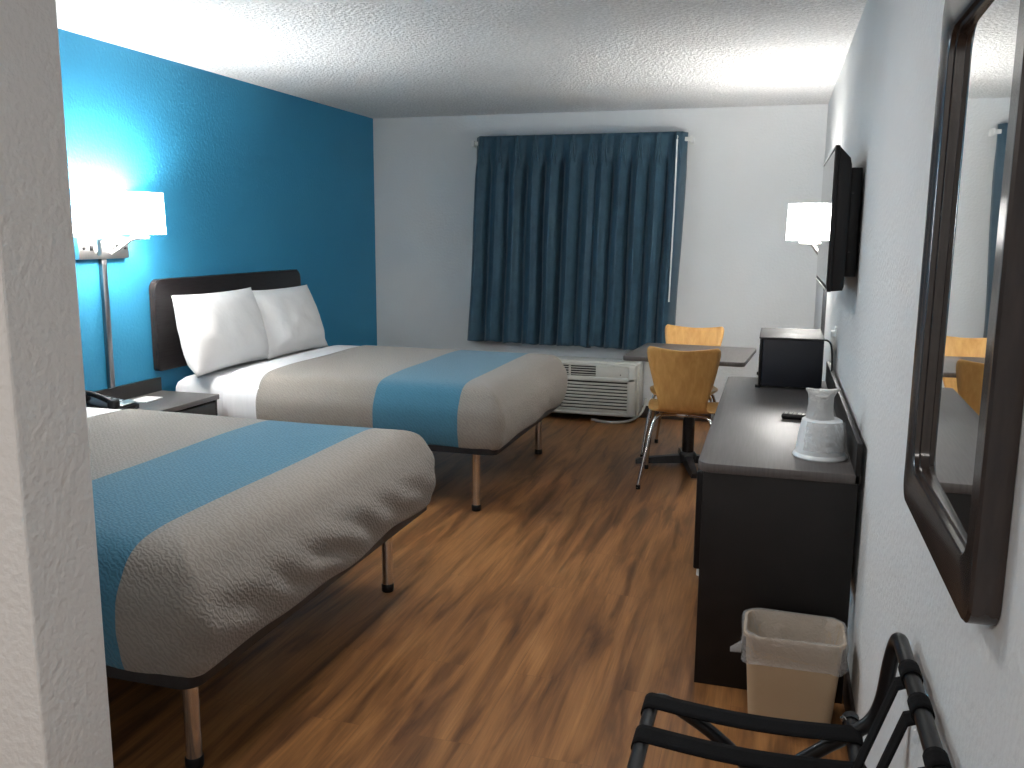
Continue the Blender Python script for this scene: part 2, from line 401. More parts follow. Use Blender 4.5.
def dense(prof, n):
    out = []
    for i in range(len(prof)-1):
        for k in range(n):
            p0 = prof[max(i-1, 0)]; p1 = prof[i]; p2 = prof[i+1]; p3 = prof[min(i+2, len(prof)-1)]; t = k/n
            out.append(tuple(.5*((2*p1[j])+(-p0[j]+p2[j])*t+(2*p0[j]-5*p1[j]+4*p2[j]-p3[j])*t*t+(-p0[j]+3*p1[j]-3*p2[j]+p3[j])*t**3) for j in (0, 1)))
    out.append(prof[-1]); return out
def cloth_bed(y0, y1, x0, x1, zt, zb, grow, cut0, cut1, mtl, name, seed, wr=1.0, cr=.05):
    g = grow
    prof = [(.70, zt+.004+g), (.45, zt+.006+g), (.28, zt+.003+g), (.16, zt-.002+g), (.09, zt-.012+g*.9), (.045, zt-.034+g*.6), (.015, zt-.07), (.002-g, zt-.12), (-.002-g, zt-.18), (.0-g, zt-.23), (.012-g, zb+.03), (.026-g, zb), (.05, zb-.002)]
    prof = dense(prof, 3)
    rl = bed_rings(x0, x1, y0, y1, prof, cr)
    cx = (x0+x1)/2; cy = (y0+y1)/2
    out = []
    for ri, r in enumerate(rl):
        f = max(0, min(1, (zt-.06-prof[ri][1])/(zt-zb-.06)))
        rr = []
        for p in r:
            q = p.copy()
            n_ = Vector((noise.noise(Vector((p.x*2, p.y*2, seed)))*.010, noise.noise(Vector((p.x*2, p.y*2, seed+5)))*.010, noise.noise(Vector((p.x*1.7, p.y*1.7, seed+9)))*.007))
            q += n_*.7
            # gathered diagonal folds on the sides
            side = 1 if q.x > x1-.12 else .35
            along = q.y if q.x > x1-.12 else q.x
            fold = math.sin((along*1.0 + p.z*1.9)*27 + 3*noise.noise(Vector((along*2.5, p.z*3, seed))))
            patch = max(0, noise.noise(Vector((along*1.6+2, seed*1.7, p.z*.8)))+.25)
            d = .026*wr*f*(1-f**4)*side*fold*patch
            dirx = Vector((q.x-cx, 0, 0)) if q.x > x1-.12 else Vector((0, q.y-cy, 0))
            if dirx.length > 0: q += dirx.normalized()*d
            q.z += f*f*.022*noise.noise(Vector((p.x*3, p.y*3, seed+20)))
            rr.append(q)
        out.append(rr)
    b = B(); b.rings(out)
    # close the middle of the top
    vs = [v for v in b.bm.verts][:len(out[0])]
    b.bm.verts.ensure_lookup_table()
    vs = [b.bm.verts[i] for i in range(len(out[0]))]
    b.bm.faces.new(vs)
    bmesh.ops.triangulate(b.bm, faces=[f for f in b.bm.faces if len(f.verts) > 4])
    geom = list(b.bm.verts)+list(b.bm.edges)+list(b.bm.faces)
    if cut0 is not None:
        bmesh.ops.bisect_plane(b.bm, geom=geom, plane_co=(cut0, 0, 0), plane_no=(-1, 0, 0), clear_outer=True)
    if cut1 is not None:
        geom = list(b.bm.verts)+list(b.bm.edges)+list(b.bm.faces)
        bmesh.ops.bisect_plane(b.bm, geom=geom, plane_co=(cut1, 0, 0), plane_no=(1, 0, 0), clear_outer=True)
    bmesh.ops.recalc_face_normals(b.bm, faces=list(b.bm.faces))
    o = b.obj(name, mtl, None, smooth=180)
    md = o.modifiers.new('thickness', 'SOLIDIFY'); md.thickness = .008; md.offset = 1
    return o
def make_bed(label, y0, y1, legs_y, loc):
    ox, oy = -2.62, (y0+y1)/2
    t = thing('bed', label, 'bed', (ox, oy, 0))
    def X(x): return x-ox
    def Y(y): return y-oy
    x0, x1 = -3.625, -1.64
    b = B()
    fx1 = -1.648
    out = rrect(X(x0), X(fx1), Y(y0+.0), Y(y1-.0), .05, 6)
    inn = rrect(X(x0)+.03, X(fx1)-.03, Y(y0)+.03, Y(y1)-.03, .03, 6)
    b.rings([[Vector((p[0], p[1], z)) for p in q] for q, z in ((inn, .340), (out, .340), (out, .374), (inn, .374), (inn, .340))])
    for k in range(7): b.box(X(x0)+.2+k*.26, X(x0)+.25+k*.26, Y(y0)+.03, Y(y1)-.03, .333, .352)
    b.box(X(x0)+.02, X(fx1)-.25, -.02, .02, .305, .345)
    b.obj('bed_frame', M['black_metal'], t)
    b = B(); b.prism(rrect(X(x0)+.04, X(fx1)-.045, Y(y0)+.045, Y(y1)-.045, .06, 5), 'z', .352, .366)
    b.obj('platform', M['black_metal'], t)
    prof = dense([(.5, .668), (.2, .667), (.09, .658), (.045, .634), (.016, .59), (.010, .45), (.015, .40), (.03, .372), (.07, .367)], 2)
    rl = bed_rings(X(x0), X(x1), Y(y0+.002), Y(y1-.002), prof, .035, 8, 10)
    b = B(); b.rings(rl, True, True)
    b.obj('mattress', M['sheet'], t, smooth=60)
    for lx in (-1.79, -3.45):
        for ly in legs_y:
            g = B().tube([(X(lx), Y(ly), .018), (X(lx), Y(ly), .345)], .0225, 20).obj('leg', M['chrome'], t)
            B().lathe([(.0, .0), (.024, .0), (.026, .006), (.026, .03), (.023, .034), (0, .034)], (X(lx), Y(ly), 0), 20).obj('foot_cap', M['black'], g)
    return t
BED = {1: (-5.385, -3.775), 2: (-2.87, -1.34)}
bed1 = make_bed('near double bed with grey and blue bedspread on chrome legs, partly behind the partition wall', *BED[1], (-5.21, -3.91), None)
bed2 = make_bed('far double bed with grey and blue bedspread on chrome legs, between nightstand and window wall', *BED[2], (-2.76, -1.446), None)
for k, lab, wr in ((1, 'near', 1.25), (2, 'far', .7)):
    y0, y1 = BED[k]
    fx = -1.632
    s = cloth_bed(y0, y1, -3.60, fx, .680, .385, .006, -3.27 if k == 2 else -3.35, -2.99, M['sheet'], 'bed_sheet', 3+k, .5)
    tag(s, 'white top sheet folded back over the head end of the %s bed' % lab, 'bed sheet')
    c = cloth_bed(y0, y1, -3.60, fx, .680, .374, .012, -3.05, None, M['spread'], 'bedspread', 30+k, wr)
    tag(c, 'grey quilted bedspread with a broad blue stripe, tucked over the %s bed' % lab, 'bedspread')

def headboard(y0, y1, label):
    oy = (y0+y1)/2
    t = thing('headboard', label, 'headboard', (-W+.024, oy, .70))
    out = [(p[0], p[1]) for p in rrect(y0-oy, y1-oy, .0, .515, [.02, .06, .06, .02], 6)]
    b = B().prism(out, 'x', -.022, .022, .004); b.obj('panel', M['headboard'], t)
    b = B().rings([[Vector((xx, p[0]*s, (p[1]-.257)*s2+.257)) for p in out] for xx, s, s2 in ((-.018, 1.001, 1.002), (-.018, 1.004, 1.01), (.016, 1.004, 1.01), (.016, 1.001, 1.002), (-.018, 1.001, 1.002))])
    b.obj('edge_band', M['frame_wood'], t)
    return t
headboard(-2.955, -1.365, 'dark brown headboard panel with rounded corners on the blue wall behind two white pillows')
headboard(-5.50, -3.90, 'dark headboard panel on the blue wall hidden behind the partition, at the near bed')

def pillow(label, yc, w_, h_, lean, xb, zb, seed, group=None, rz=0):
    def fn(side):
        def f(u, v):
            a = u*2-1; c_ = v*2-1
            puff = max(0, (1-abs(a)**3.0))**.55*max(0, (1-abs(c_)**2.6))**.6
            edge = 1-.055*(1-a*a)*0 
            yy = a*w_/2*(1-.07*(1-abs(a)**2)*0-.045*(1-abs(c_)**2.5)*abs(a)**3+.0)
            zz = c_*h_/2*(1-.05*(1-abs(a)**2.5)*abs(c_)**3)
            wr = noise.noise(Vector((a*2.6+seed, c_*2.2, side)))*.010 + abs(noise.noise(Vector((a*7+seed, c_*3, side))))*.006*(abs(a)**1.5)
            th = (.10*puff + wr*puff)*side
            th *= (1.12-.25*c_)
            return Vector((th, yy, zz+h_/2))
        return f
    b = B(); b.grid(fn(1), 44, 34); b.grid(fn(-1), 44, 34)
    bmesh.ops.remove_doubles(b.bm, verts=list(b.bm.verts), dist=.0006)
    R = Matrix.Rotation(-lean, 3, 'Y')
    for v in b.bm.verts: v.co = R @ v.co
    # slump at the bottom
    for v in b.bm.verts:
        if v.co.z < .06: v.co.x += (.06-v.co.z)*.5
    o = b.obj('pillow', M['pillow'], None, smooth=180)
    o.location = (xb, yc, zb); o.rotation_euler = (0, 0, rz)
    tag(o, label, 'pillow', group); return o
pillow('white pillow against the headboard, the one nearer the nightstand', -2.53, .82, .47, .24, -3.425, .675, 1.2, rz=.02)
pillow('white pillow against the headboard, the one nearer the window wall', -1.84, .74, .46, .30, -3.395, .675, 5.7, rz=-.05)
pillow('white pillow at the head of the near bed, hidden by the partition', -5.0, .74, .47, .4, -3.42, .665, 8.1)

# ------------------------------------------------------------------ nightstand and what stands on it
ns = thing('nightstand', 'dark brown nightstand with low back panel between the two beds', 'nightstand', (-3.46, -3.34, 0))
b = B(); b.box(-.20, .20, -.42, .42, .555, .583, .003); b.obj('top', M['desktop'], ns)
b = B(); b.box(-.20, -.18, -.42, .42, .05, .66, .003); b.obj('back_panel', M['espresso'], ns)
for sy in (-1, 1): B().box(-.18, .19, sy*.40-.01, sy*.40+.01, 0, .556, .002).obj('side_panel', M['espresso'], ns)
B().box(-.18, .19, -.39, .39, .30, .32).obj('shelf', M['espresso'], ns)
dr = B().box(.175, .195, -.385, .385, .36, .545, .003).obj('drawer', M['espresso'], ns)
B().tube([(.195, -.06, .45), (.22, -.06, .45), (.22, .06, .45), (.195, .06, .45)], .005, 8).obj('handle', M['steel'], dr)

ph = thing('telephone', 'black desk telephone with handset on the nightstand', 'telephone', (-3.50, -3.51, .584), .15)
b = B(); b.prism([(-.11, 0), (.11, 0), (.11, .025), (-.09, .065), (-.11, .065)], 'y', -.10, .10, .006); b.obj('base', M['black'], ph)
b = B(); b.tube([(-.075, -.075, .105), (-.03, -.075, .098), (.03, -.075, .078), (.08, -.075, .055)], .014, 10, smooth=3)
b.box(-.10, -.055, -.10, -.05, .062, .11, .012, 3); b.box(.055, .10, -.10, -.05, .028, .075, .012, 3); b.obj('handset', M['black'], ph)
b = B()
for i in range(4):
    for j in range(3):
        xx = -.04+i*.03; b.box(xx-.009, xx+.009, .0+j*.028, .02+j*.028, .058-.2*(xx+.09), .066-.2*(xx+.09), .002)
b.obj('keypad', M['white_plastic'], ph)
B().box(.055, .10, -.04, .09, .036, .042, .002, rot=Matrix.Rotation(.2, 3, 'Y')).obj('faceplate', M['steel'], ph)
b = B(); b.tube([(.105, -.09, .02), (.13, -.10, .012), (.14, -.05, .01), (.13, .02, .01), (.09, .10, .012)], .004, 8, smooth=6); b.obj('cord', M['black'], ph)
npd = thing('notepad', 'white notepad lying on the nightstand beside the telephone', 'notepad', (-3.52, -3.21, .584), .08)
B().box(-.055, .055, -.075, .075, 0, .007, .001).obj('pages', M['paper'], npd)
B().box(-.055, -.045, -.075, .075, .0065, .0085, .0005).obj('binding_strip', M['cord_grey'], npd)

# ------------------------------------------------------------------ wall lamps
def lamp(name, label, loc, rz, offs, watts, conduit_len, out=.14, pw=.18):
    t = thing(name, label, 'wall lamp', loc, rz)
    b = B(); b.box(0, .03, -pw, pw, -.055, .055, .004); pl_ = b.obj('wall_plate', M['steel'], t)
    for sy in (-.52, .52):
        B().box(.030, .034, sy*pw-.013, sy*pw+.013, -.012, .016, .001).obj('socket', M['black'], pl_)
    for sy in (-.82, .82): B().tube([(.030, sy*pw, .0), (.036, sy*pw, 0)], .008, 12).obj('switch', M['black'], pl_)
    for dy in offs:
        sg = 1 if dy >= 0 else -1
        b = B(); y_ = dy*.55
        pts = [(.03, y_-sg*.03, -.03), (.06, y_-sg*.01, -.005), (.10, dy*.85, .045), (out, dy, .052)]
        b.tube(pts, .012, 10, smooth=4); b.box(out-.055, out+.05, dy-.014, dy+.014, .045, .062, .003)
        b.obj('arm', M['steel'], t)
        B().tube([(out, dy, .055), (out, dy, .115)], .014, 12).obj('lamp_holder', M['white_plastic'], t)
        s = B().lathe([(.127, .072), (.128, .073), (.123, .285), (.121, .285), (.125, .074), (.127, .072)], (out, dy, 0), 48).obj('lamp_shade', M['shade'], t, smooth=50)
        B().lathe([(.0, .115), (.018, .118), (.030, .15), (.032, .17), (.026, .195), (.0, .205)], (out, dy, 0), 20).obj('bulb', M['bulb'], t)
        b = B()
        for a in range(3):
            an = a*2*PI/3; b.tube([(out, dy, .27), (out+.121*math.cos(an), dy+.121*math.sin(an), .280)], .002, 6)
        b.obj('shade_spider', M['steel'], s)
        for hh in (.232,):
            l = bpy.data.lights.new('bulb_light', 'POINT'); l.energy = watts; l.shadow_soft_size = .022; l.color = (1, .965, .92)
            lo = bpy.data.objects.new('bulb_light', l); C.objects.link(lo); lo.parent = t; lo.location = (out, dy, hh)
    if conduit_len:
        B().box(0, .022, -.018, .018, -.055-conduit_len, -.056, .002).obj('cable_cover', M['raceway'], t)
    return t
lamp('wall_lamp', 'lit double wall lamp with two white drum shades on the blue wall above nightstand', (-W, -3.305, 1.395), 0, (-.14, .14), BULB_BED, .68)
lamp('wall_lamp', 'lit single white drum shade wall lamp beyond the television', (0, -1.50, 1.385), PI, (0,), BULB_TABLE, .60, out=.125, pw=.06)

# ------------------------------------------------------------------ table and chairs
tb = thing('dining_table', 'small square dark-topped pedestal table between two beech chairs', 'table', (-.785, -1.46, 0), math.radians(-4))
b = B().prism(rrect(-.366, .366, -.366, .366, .035, 5), 'z', .722, .75, .004); b.obj('tabletop', M['desktop'], tb)
b = B(); b.tube([(0, 0, .05), (0, 0, .715)], .038, 20); b.obj('column', M['black_metal'], tb)
b = B(); b.box(-.16, .16, -.03, .03, .70, .722, .004); b.box(-.03, .03, -.16, .16, .70, .722, .004); b.obj('top_plate', M['black_metal'], tb)
b = B(); b.lathe([(0, .03), (.06, .03), (.06, .08), (.045, .1), (0, .1)], (0, 0, 0), 20); base = b.obj('pedestal_hub', M['black_metal'], tb)
for k in range(4):
    a = k*PI/2+math.radians(17); R = Matrix.Rotation(a, 3, 'Z')
    b = B(); t_ = bmesh.new()
    sec = [(-.032, .0), (-.024, .045), (.024, .045), (.032, .0)]
    rl = []
    for x_, s_, zb in ((.03, 1.1, .03), (.20, .9, .022), (.31, .75, .016), (.335, .6, .012)):
        rl.append([R @ Vector((x_, p[0]*s_, zb+p[1]*s_)) for p in sec])
    b.rings(rl, True, True); fo = b.obj('foot', M['black_metal'], tb)
    q = R @ Vector((.31, 0, 0))
    B().lathe([(0, 0), (.018, 0), (.018, .016), (0, .016)], (q.x, q.y, 0), 14).obj('glide', M['chrome'], fo)

def make_chair(label, loc, rz):
    """bent plywood shell on four chrome legs; the chair faces local +Y"""
    t = thing('dining_chair', label, 'chair', loc, rz, None)
    # centreline in (y,z): seat front to backrest top, half widths
    line = [(.23, .430, .175), (.215, .448, .195), (.15, .458, .215), (.05, .452, .218), (-.05, .446, .205), (-.12, .448, .172), (-.165, .468, .142), (-.192, .51, .140), (-.212, .565, .152), (-.235, .64, .170), (-.262, .73, .190), (-.284, .80, .203), (-.296, .836, .203), (-.300, .85, .188)]
    P = []
    for i in range(len(line)-1):
        p0 = line[max(i-1, 0)]; p1 = line[i]; p2 = line[i+1]; p3 = line[min(i+2, len(line)-1)]
        for k in range(5):
            u = k/5; P.append(tuple(.5*((2*p1[j])+(-p0[j]+p2[j])*u+(2*p0[j]-5*p1[j]+4*p2[j]-p3[j])*u*u+(-p0[j]+3*p1[j]-3*p2[j]+p3[j])*u**3) for j in range(3)))
    P.append(line[-1])
    n = len(P)-1
    def fn(u, v):
        i = min(int(u*n+.5), n); y, z, hw_ = P[i]
        a = v*2-1
        wx = a*hw_
        back = max(0, min(1, (z-.47)/.2))
        # dished back: side edges come forward; the top dips in the middle
        y2 = y + back*.035*(a*a) ; z2 = z + (1-back)*(.010*a*a) 
        if z > .78: z2 += (z-.78)/.07*(-.012 + .020*abs(a)**1.5)
        return Vector((wx, y2, z2))
    b = B(); b.grid(fn, n, 16)
    sh = b.obj('seat_shell', M['beech'], t, smooth=180, recalc=True)
    md = sh.modifiers.new('thickness', 'SOLIDIFY'); md.thickness = .010; md.offset = 0
    # four chrome legs
    for sx in (-1, 1):
        B().tube([(sx*.03, -.06, .425), (sx*.12, -.09, .425), (sx*.155, -.115, .412), (sx*.175, -.14, .36), (sx*.21, -.20, .18), (sx*.238, -.245, .008)], .0105, 12, smooth=5).obj('leg', M['chrome'], t)
        B().tube([(sx*.03, .06, .425), (sx*.14, .10, .428), (sx*.185, .125, .418), (sx*.20, .15, .36), (sx*.222, .20, .18), (sx*.238, .235, .008)], .0105, 12, smooth=5).obj('leg', M['chrome'], t)
    b = B(); b.lathe([(0, .412), (.07, .412), (.07, .438), (0, .438)], (0, 0, 0), 24); b.box(-.035, .035, -.09, .09, .418, .434, .003); b.obj('mounting_plate', M['chrome'], t)
    k = [o for o in bpy.data.objects if o.parent == t and o.name.startswith('leg')]
    for o in k:
        c = o.data.vertices; lo_ = min(range(len(c)), key=lambda i: c[i].co.z); p = c[lo_].co
        cx = sum(v.co.x for v in c if v.co.z < .03)/max(1, sum(1 for v in c if v.co.z < .03)); cy = sum(v.co.y for v in c if v.co.z < .03)/max(1, sum(1 for v in c if v.co.z < .03))
        B().lathe([(0, 0), (.013, 0), (.014, .02), (.012, .026), (0, .026)], (cx, cy, 0), 12).obj('foot_tip', M['black'], o)
    return t
ch = make_chair('beech plywood chair with its back to the beds, in front of the small table', (-.785, -1.83, 0), math.radians(2))
c2_ = copy_tree(ch); c2_.location = (-.845, -1.12, 0); c2_.rotation_euler = (0, 0, PI+math.radians(-4))
c2_['label'] = 'beech plywood chair by the back wall, its backrest showing above the table'

# ------------------------------------------------------------------ desk
DX, DY0, DY1, DZ = -.507, -4.315, -2.46, .762
dk = thing('desk', 'long dark brown desk with glossy top along the right wall', 'desk', (-.26, (DY0+DY1)/2, 0))
def dl(x0, x1, y0, y1, z0, z1): return (x0+.26, x1+.26, y0-(DY0+DY1)/2, y1-(DY0+DY1)/2, z0, z1)
oy = (DY0+DY1)/2
b = B().prism(rrect(DX+.26, -.014+.26, DY0-oy, DY1-oy, [.0, .0, .02, .05], 6), 'z', DZ-.03, DZ, .002); b.obj('desktop', M['desktop'], dk)
B().box(*dl(-.030, -.014, DY0+.0, DY1, DZ-.03, DZ+.10), .002).obj('back_splash', M['espresso'], dk)
B().box(*dl(DX+.020, -.018, DY0+.006, DY0+.034, 0, DZ-.03), .002).obj('side_panel', M['espresso'], dk)
B().box(*dl(DX+.012, -.018, DY1-.034, DY1-.006, 0, DZ-.03), .002).obj('side_panel', M['espresso'], dk)
B().box(*dl(-.045, -.02, DY0+.034, DY1-.034, .35, DZ-.03), .002).obj('modesty_panel', M['espresso'], dk)
B().box(*dl(DX+.03, -.045, -3.50, -3.475, 0, DZ-.03), .002).obj('divider_panel', M['espresso'], dk)

fr = thing('mini_fridge', 'black compact refrigerator standing under the desk', 'refrigerator', (-.31, -3.12, 0))
B().box(-.20, .22, -.243, .22, .03, .485, .008, 3).obj('body', M['black'], fr)
d = B().box(-.268, -.206, -.243, .22, .035, .485, .010, 3).obj('door', M['black'], fr)
B().box(-.275, -.267, .16, .18, .25, .42, .003).obj('handle', M['steel'], d)
for sx in (-.235, .19):
    for sy in (-.21, .19): B().lathe([(0, 0), (.020, 0), (.018, .032), (0, .032)], (sx, sy, 0), 14).obj('foot', M['white_plastic'], fr)

mw = thing('microwave', 'black microwave oven on the far end of the desk, side on', 'microwave', (-.215, -2.66+.0, DZ))
# body -.365..-.06 in x, -2.78..-2.30 in y, 1.005 high
b = B(); b.prism(rrect(-.125, .152, -.12, .33, .008, 3), 'z', .012, .236, .003); b.obj('casing', M['dark_blue'], mw)
b = B(); b.prism(rrect(-.142, .155, -.124, .335, .012, 3), 'z', .236, .246, .003); b.obj('top_cover', M['microtop'], mw)
d = B().box(-.138, -.126, -.120, .20, .012, .236, .004).obj('door', M['black'], mw)
B().box(-.140, -.137, -.08, .15, .05, .20, .002).obj('door_window', M['screen'], d)
pn = B().box(-.138, -.126, .203, .332, .012, .236, .004).obj('control_panel', M['black'], mw)
b = B()
for i in range(4):
    for j in range(3): b.box(-.141, -.137, .222+j*.032, .244+j*.032, .04+i*.03, .06+i*.03, .001)
b.obj('button', M['cord_grey'], pn)
for sx in (-.138, .13):
    for sy in (-.108, .30): B().lathe([(0, 0), (.014, 0), (.014, .014), (0, .014)], (sx, sy, 0), 12).obj('foot', M['black'], mw)
b = B().tube([(-.066, -2.75, 1.0), (-.050, -2.76, 1.0), (-.034, -2.78, .985), (-.027, -2.80, .94), (-.024, -2.81, .88), (-.026, -2.81, .863)], .0045, 8, smooth=6)
for v in b.bm.verts: v.co -= Vector((-.215, -2.66, DZ))
b.obj('power_cord', M['black'], mw)

rc = thing('remote_control', 'black remote control lying on the desk in front of the microwave', 'remote control', (-.155, -3.50, DZ), math.radians(-8))
b = B(); b.box(-.09, .09, -.025, .025, .001, .022, .009, 3); b.obj('body', M['black'], rc)
b = B()
for i in range(7):
    for j in range(3): b.box(-.078+i*.017, -.068+i*.017, -.016+j*.012, -.008+j*.012, .021, .024, .001)
b.obj('button', M['cord_grey'], rc)

ib = thing('ice_bucket', 'white plastic ice bucket turned upside down on the near end of the desk', 'ice bucket', (-.124, -4.10, DZ))
pr = [(.0, .128), (.030, .130), (.056, .129), (.064, .124), (.066, .115), (.074, .06), (.080, .015), (.086, .010), (.088, .004), (.086, 0), (.080, 0), (.0, .0)]
B().lathe([(r_, z_*1.0) for r_, z_ in pr], (0, 0, 0), 40).obj('bucket', M['bucket'], ib)
def lf(u, v):
    a = -2.3+u*2.0; z = .126-v*.095
    r_ = .070+.014*v+.004*noise.noise(Vector((a*6, z*70, 2)))+.003
    return Vector((r_*math.cos(a), r_*math.sin(a), z))
B().grid(lf, 24, 16).obj('liner_bag', M['film'], ib, smooth=20)
cu = thing('cup_stack', 'stack of disposable cups in frosted plastic wrap on top of the ice bucket', 'cups', (-.132, -4.10, DZ+.130))
B().lathe([(0, .001), (.027, .001), (.028, .002), (.034, .072), (.035, .074), (.0325, .074), (.026, .006), (0, .006)], (0, 0, 0), 28).obj('cup', M['white_plastic'], cu)
B().lathe([(.033, .071), (.035, .077), (.0355, .079), (.0345, .080), (.033, .079)], (0, 0, 0), 28).obj('cup', M['white_plastic'], cu)
rl = []
for z, r_, e in ((-.001, .045, 0), (.02, .041, 0), (.045, .039, .03), (.07, .037, .1), (.082, .037, .35), (.090, .034, .8), (.094, .028, 1.0)):
    ring = []
    for k in range(40):
        a = 2*PI*k/40; ear = max(0, math.cos(a))**6 + .7*max(0, -math.cos(a))**6
        rr_ = r_ + e*.030*ear + .003*noise.noise(Vector((math.cos(a)*3, math.sin(a)*3, z*40)))
        ring.append(Vector((rr_*math.cos(a), rr_*math.sin(a)*(1-.35*e), z+e*.006*ear)))
    rl.append(ring)
B().rings(rl, True, True).obj('wrap', M['cupbag'], cu, smooth=35)

# ------------------------------------------------------------------ waste bin
bn = thing('waste_bin', 'beige plastic waste bin with clear liner beside the desk end', 'waste bin', (-.185, -4.46, 0))
def br_(hx, hy, z, r=.045): return [Vector((p[0], p[1], z)) for p in rrect(-hx, hx, -hy, hy, r, 7)]
B().rings([br_(.115, .072, .004, .03), br_(.118, .075, .0, .03), br_(.120, .077, .01, .035), br_(.140, .098, .290), br_(.146, .104, .294), br_(.147, .105, .305), br_(.140, .098, .305), br_(.137, .095, .290), br_(.118, .074, .012, .03)], True, True).obj('bin', M['bin'], bn, smooth=50)
rl = []
for i, (hx, hy, z, am_) in enumerate(((.100, .06, .10, .004), (.120, .08, .22, .004), (.131, .089, .272, .008), (.139, .097, .309, .004), (.150, .108, .310, .004), (.153, .111, .295, .006), (.150, .109, .265, .008), (.150, .108, .24, .010), (.154, .111, .222, .012))):
    ring = br_(hx, hy, z, .05)
    for q in ring:
        q.z += noise.noise(Vector((q.x*14, q.y*14, i*.5)))*am_*1.6
        dd = noise.noise(Vector((q.x*30, q.y*30, i*.9+4)))*am_; q.x += dd*(1 if q.x > 0 else -1); q.y += dd*(1 if q.y > 0 else -1)
    rl.append(ring)
b = B(); b.rings(rl)
# knot of spare film at the left of the rim
b.rings([[Vector((-.150-.028*t, -.06+.016*math.cos(a)*(1-t*.7), .252-.012*t+.020*math.sin(a)*(1-t*.5))) for a in [2*PI*k/10 for k in range(10)]] for t in (0, .4, .8, 1.2)], False, True)
b.obj('liner', M['film'], bn, smooth=50)

# ------------------------------------------------------------------ television
tv = thing('television', 'black flat television on a bracket on the right wall, facing the beds', 'television', (0, -3.125, 1.545))
ZH = .268; Y0, Y1 = -.475, .475
b = B(); b.box(-.112, -.096, Y0, Y1, -ZH, ZH, .003)
b.prism([(-.096, -ZH+.002), (-.056, -ZH+.006), (-.052, -ZH+.02), (-.052, ZH-.07), (-.058, ZH-.045), (-.096, ZH-.004)], 'y', Y0+.004, Y1-.004, .002)
b.obj('body', M['black'], tv)
B().box(-.1135, -.1115, Y0+.018, Y1-.018, -ZH+.024, ZH-.016).obj('screen', M['screen'], tv, smooth=0)
B().box(-.1142, -.1115, Y0+.001, Y1-.001, -ZH+.001, -ZH+.010, .001).obj('trim_strip', M['steel'], tv)
B().box(-.113, -.100, Y0+.001, Y1-.001, ZH-.002, ZH+.003, .001).obj('top_trim', M['steel'], tv)
B().box(-.056, -.008, -.40, .40, -ZH+.055, ZH-.075, .004).obj('rear_housing', M['black'], tv)
B().box(-.012, -.0005, -.25, .25, -.15, .13, .003).obj('wall_bracket', M['black_metal'], tv)
for zz in (-.12, .10): B().tube([(-.036, -.401, zz), (-.036, -.404, zz)], .004, 10).obj('screw', M['black_metal'], tv)

# wall socket
ws = thing('wall_socket', 'white wall socket with plug on the right wall above the desk', 'socket', (0, -2.55, .99))
B().box(-.006, 0, -.035, .035, -.057, .057, .002).obj('cover_plate', M['white_plastic'], ws)
B().box(-.026, -.006, -.014, .014, .008, .036, .003).obj('plug', M['white_plastic'], ws)

# ------------------------------------------------------------------ mirror
MD = .038
MY0, MY1, MZ0, MZ1 = -5.957, -5.332, .988, 1.91
mr = thing('wall_mirror', 'mirror in deep dark brown rounded wooden frame on the right wall in the foreground', 'mirror', (0, (MY0+MY1)/2, (MZ0+MZ1)/2))
hy, hz_ = (MY1-MY0)/2, (MZ1-MZ0)/2
def rr2(ins, x, r): return [Vector((x, p[0], p[1])) for p in rrect(-hy+ins, hy-ins, -hz_+ins, hz_-ins, max(r, .006), 9)]
def inn(e, x, r): return [Vector((x, p[0], p[1])) for p in rrect(-hy+.050+e, hy-.088-e, -hz_+.078+e, hz_-.078-e, max(r, .006), 9)]
b = B(); b.rings([rr2(0, -.001, .042), rr2(0, -MD+.004, .042), rr2(.004, -MD, .038), inn(-.004, -MD, .044), inn(0, -MD+.003, .040), inn(.001, -MD+.010, .040), inn(.006, -MD+.012, .036), inn(.006, -.004, .036)])
b.obj('frame', M['frame_wood'], mr, smooth=40)
b = B(); gv = inn(.003, -MD+.0205, .038)
for p in gv: p.x += (p.y-hy)*.0145      # the glass sits slightly askew in its frame
b.bm.faces.new([b.bm.verts.new(p) for p in gv][::-1])
g = b.obj('mirror_glass', M['mirror'], mr, smooth=0)
B().rings([rr2(.01, -.0005, .05), rr2(.01, -.006, .05)], True, True).obj('backing_board', M['black'], mr, smooth=0)

# ------------------------------------------------------------------ luggage rack
lr = thing('luggage_rack', 'black folding luggage rack with webbing straps and raised back in the lower right corner', 'luggage rack', (-.29, -5.7, 0))
def q_(x, y, z): return (x+.29, y+5.7, z)
r = .0145
YA, YB = -5.375, -6.02
# frame with the raised back: feet at left, back bar by the wall
for yy, sg in ((YA, 1), (YB, -1)):
    pass
def backframe():
    pts = []
    def side(y, s):
        return [(-.52, y, .012), (-.40, y, .19), (-.285, y, .335), (-.16, y, .452), (-.103, y, .497), (-.065, y, .535), (-.048, y, .585), (-.040, y, .66), (-.033, y-s*.004, .705), (-.031, y-s*.03, .724), (-.03, y-s*.07, .725)]
    a = side(YA, 1); c = side(YB, -1)[::-1]
    return [q_(*p) for p in a+[(-.03, -5.6, .725), (-.03, -5.8, .725)]+c]
B().tube(backframe(), r, 14, smooth=5).obj('back_frame', M['rack'], lr)
def seatframe():
    def side(y, s):
        return [(-.06, y+s*.03, .012), (-.17, y+s*.03, .19), (-.275, y+s*.03, .345), (-.36, y+s*.03, .425), (-.44, y+s*.03, .475), (-.478, y+s*.02, .498), (-.494, y-s*.01, .506), (-.498, y-s*.06, .506)]
    a = side(YA, 1); c = side(YB, -1)[::-1]
    return [q_(*p) for p in a+[(-.498, -5.6, .506), (-.498, -5.8, .506)]+c]
B().tube(seatframe(), r, 14, smooth=5).obj('leg_frame', M['rack'], lr)
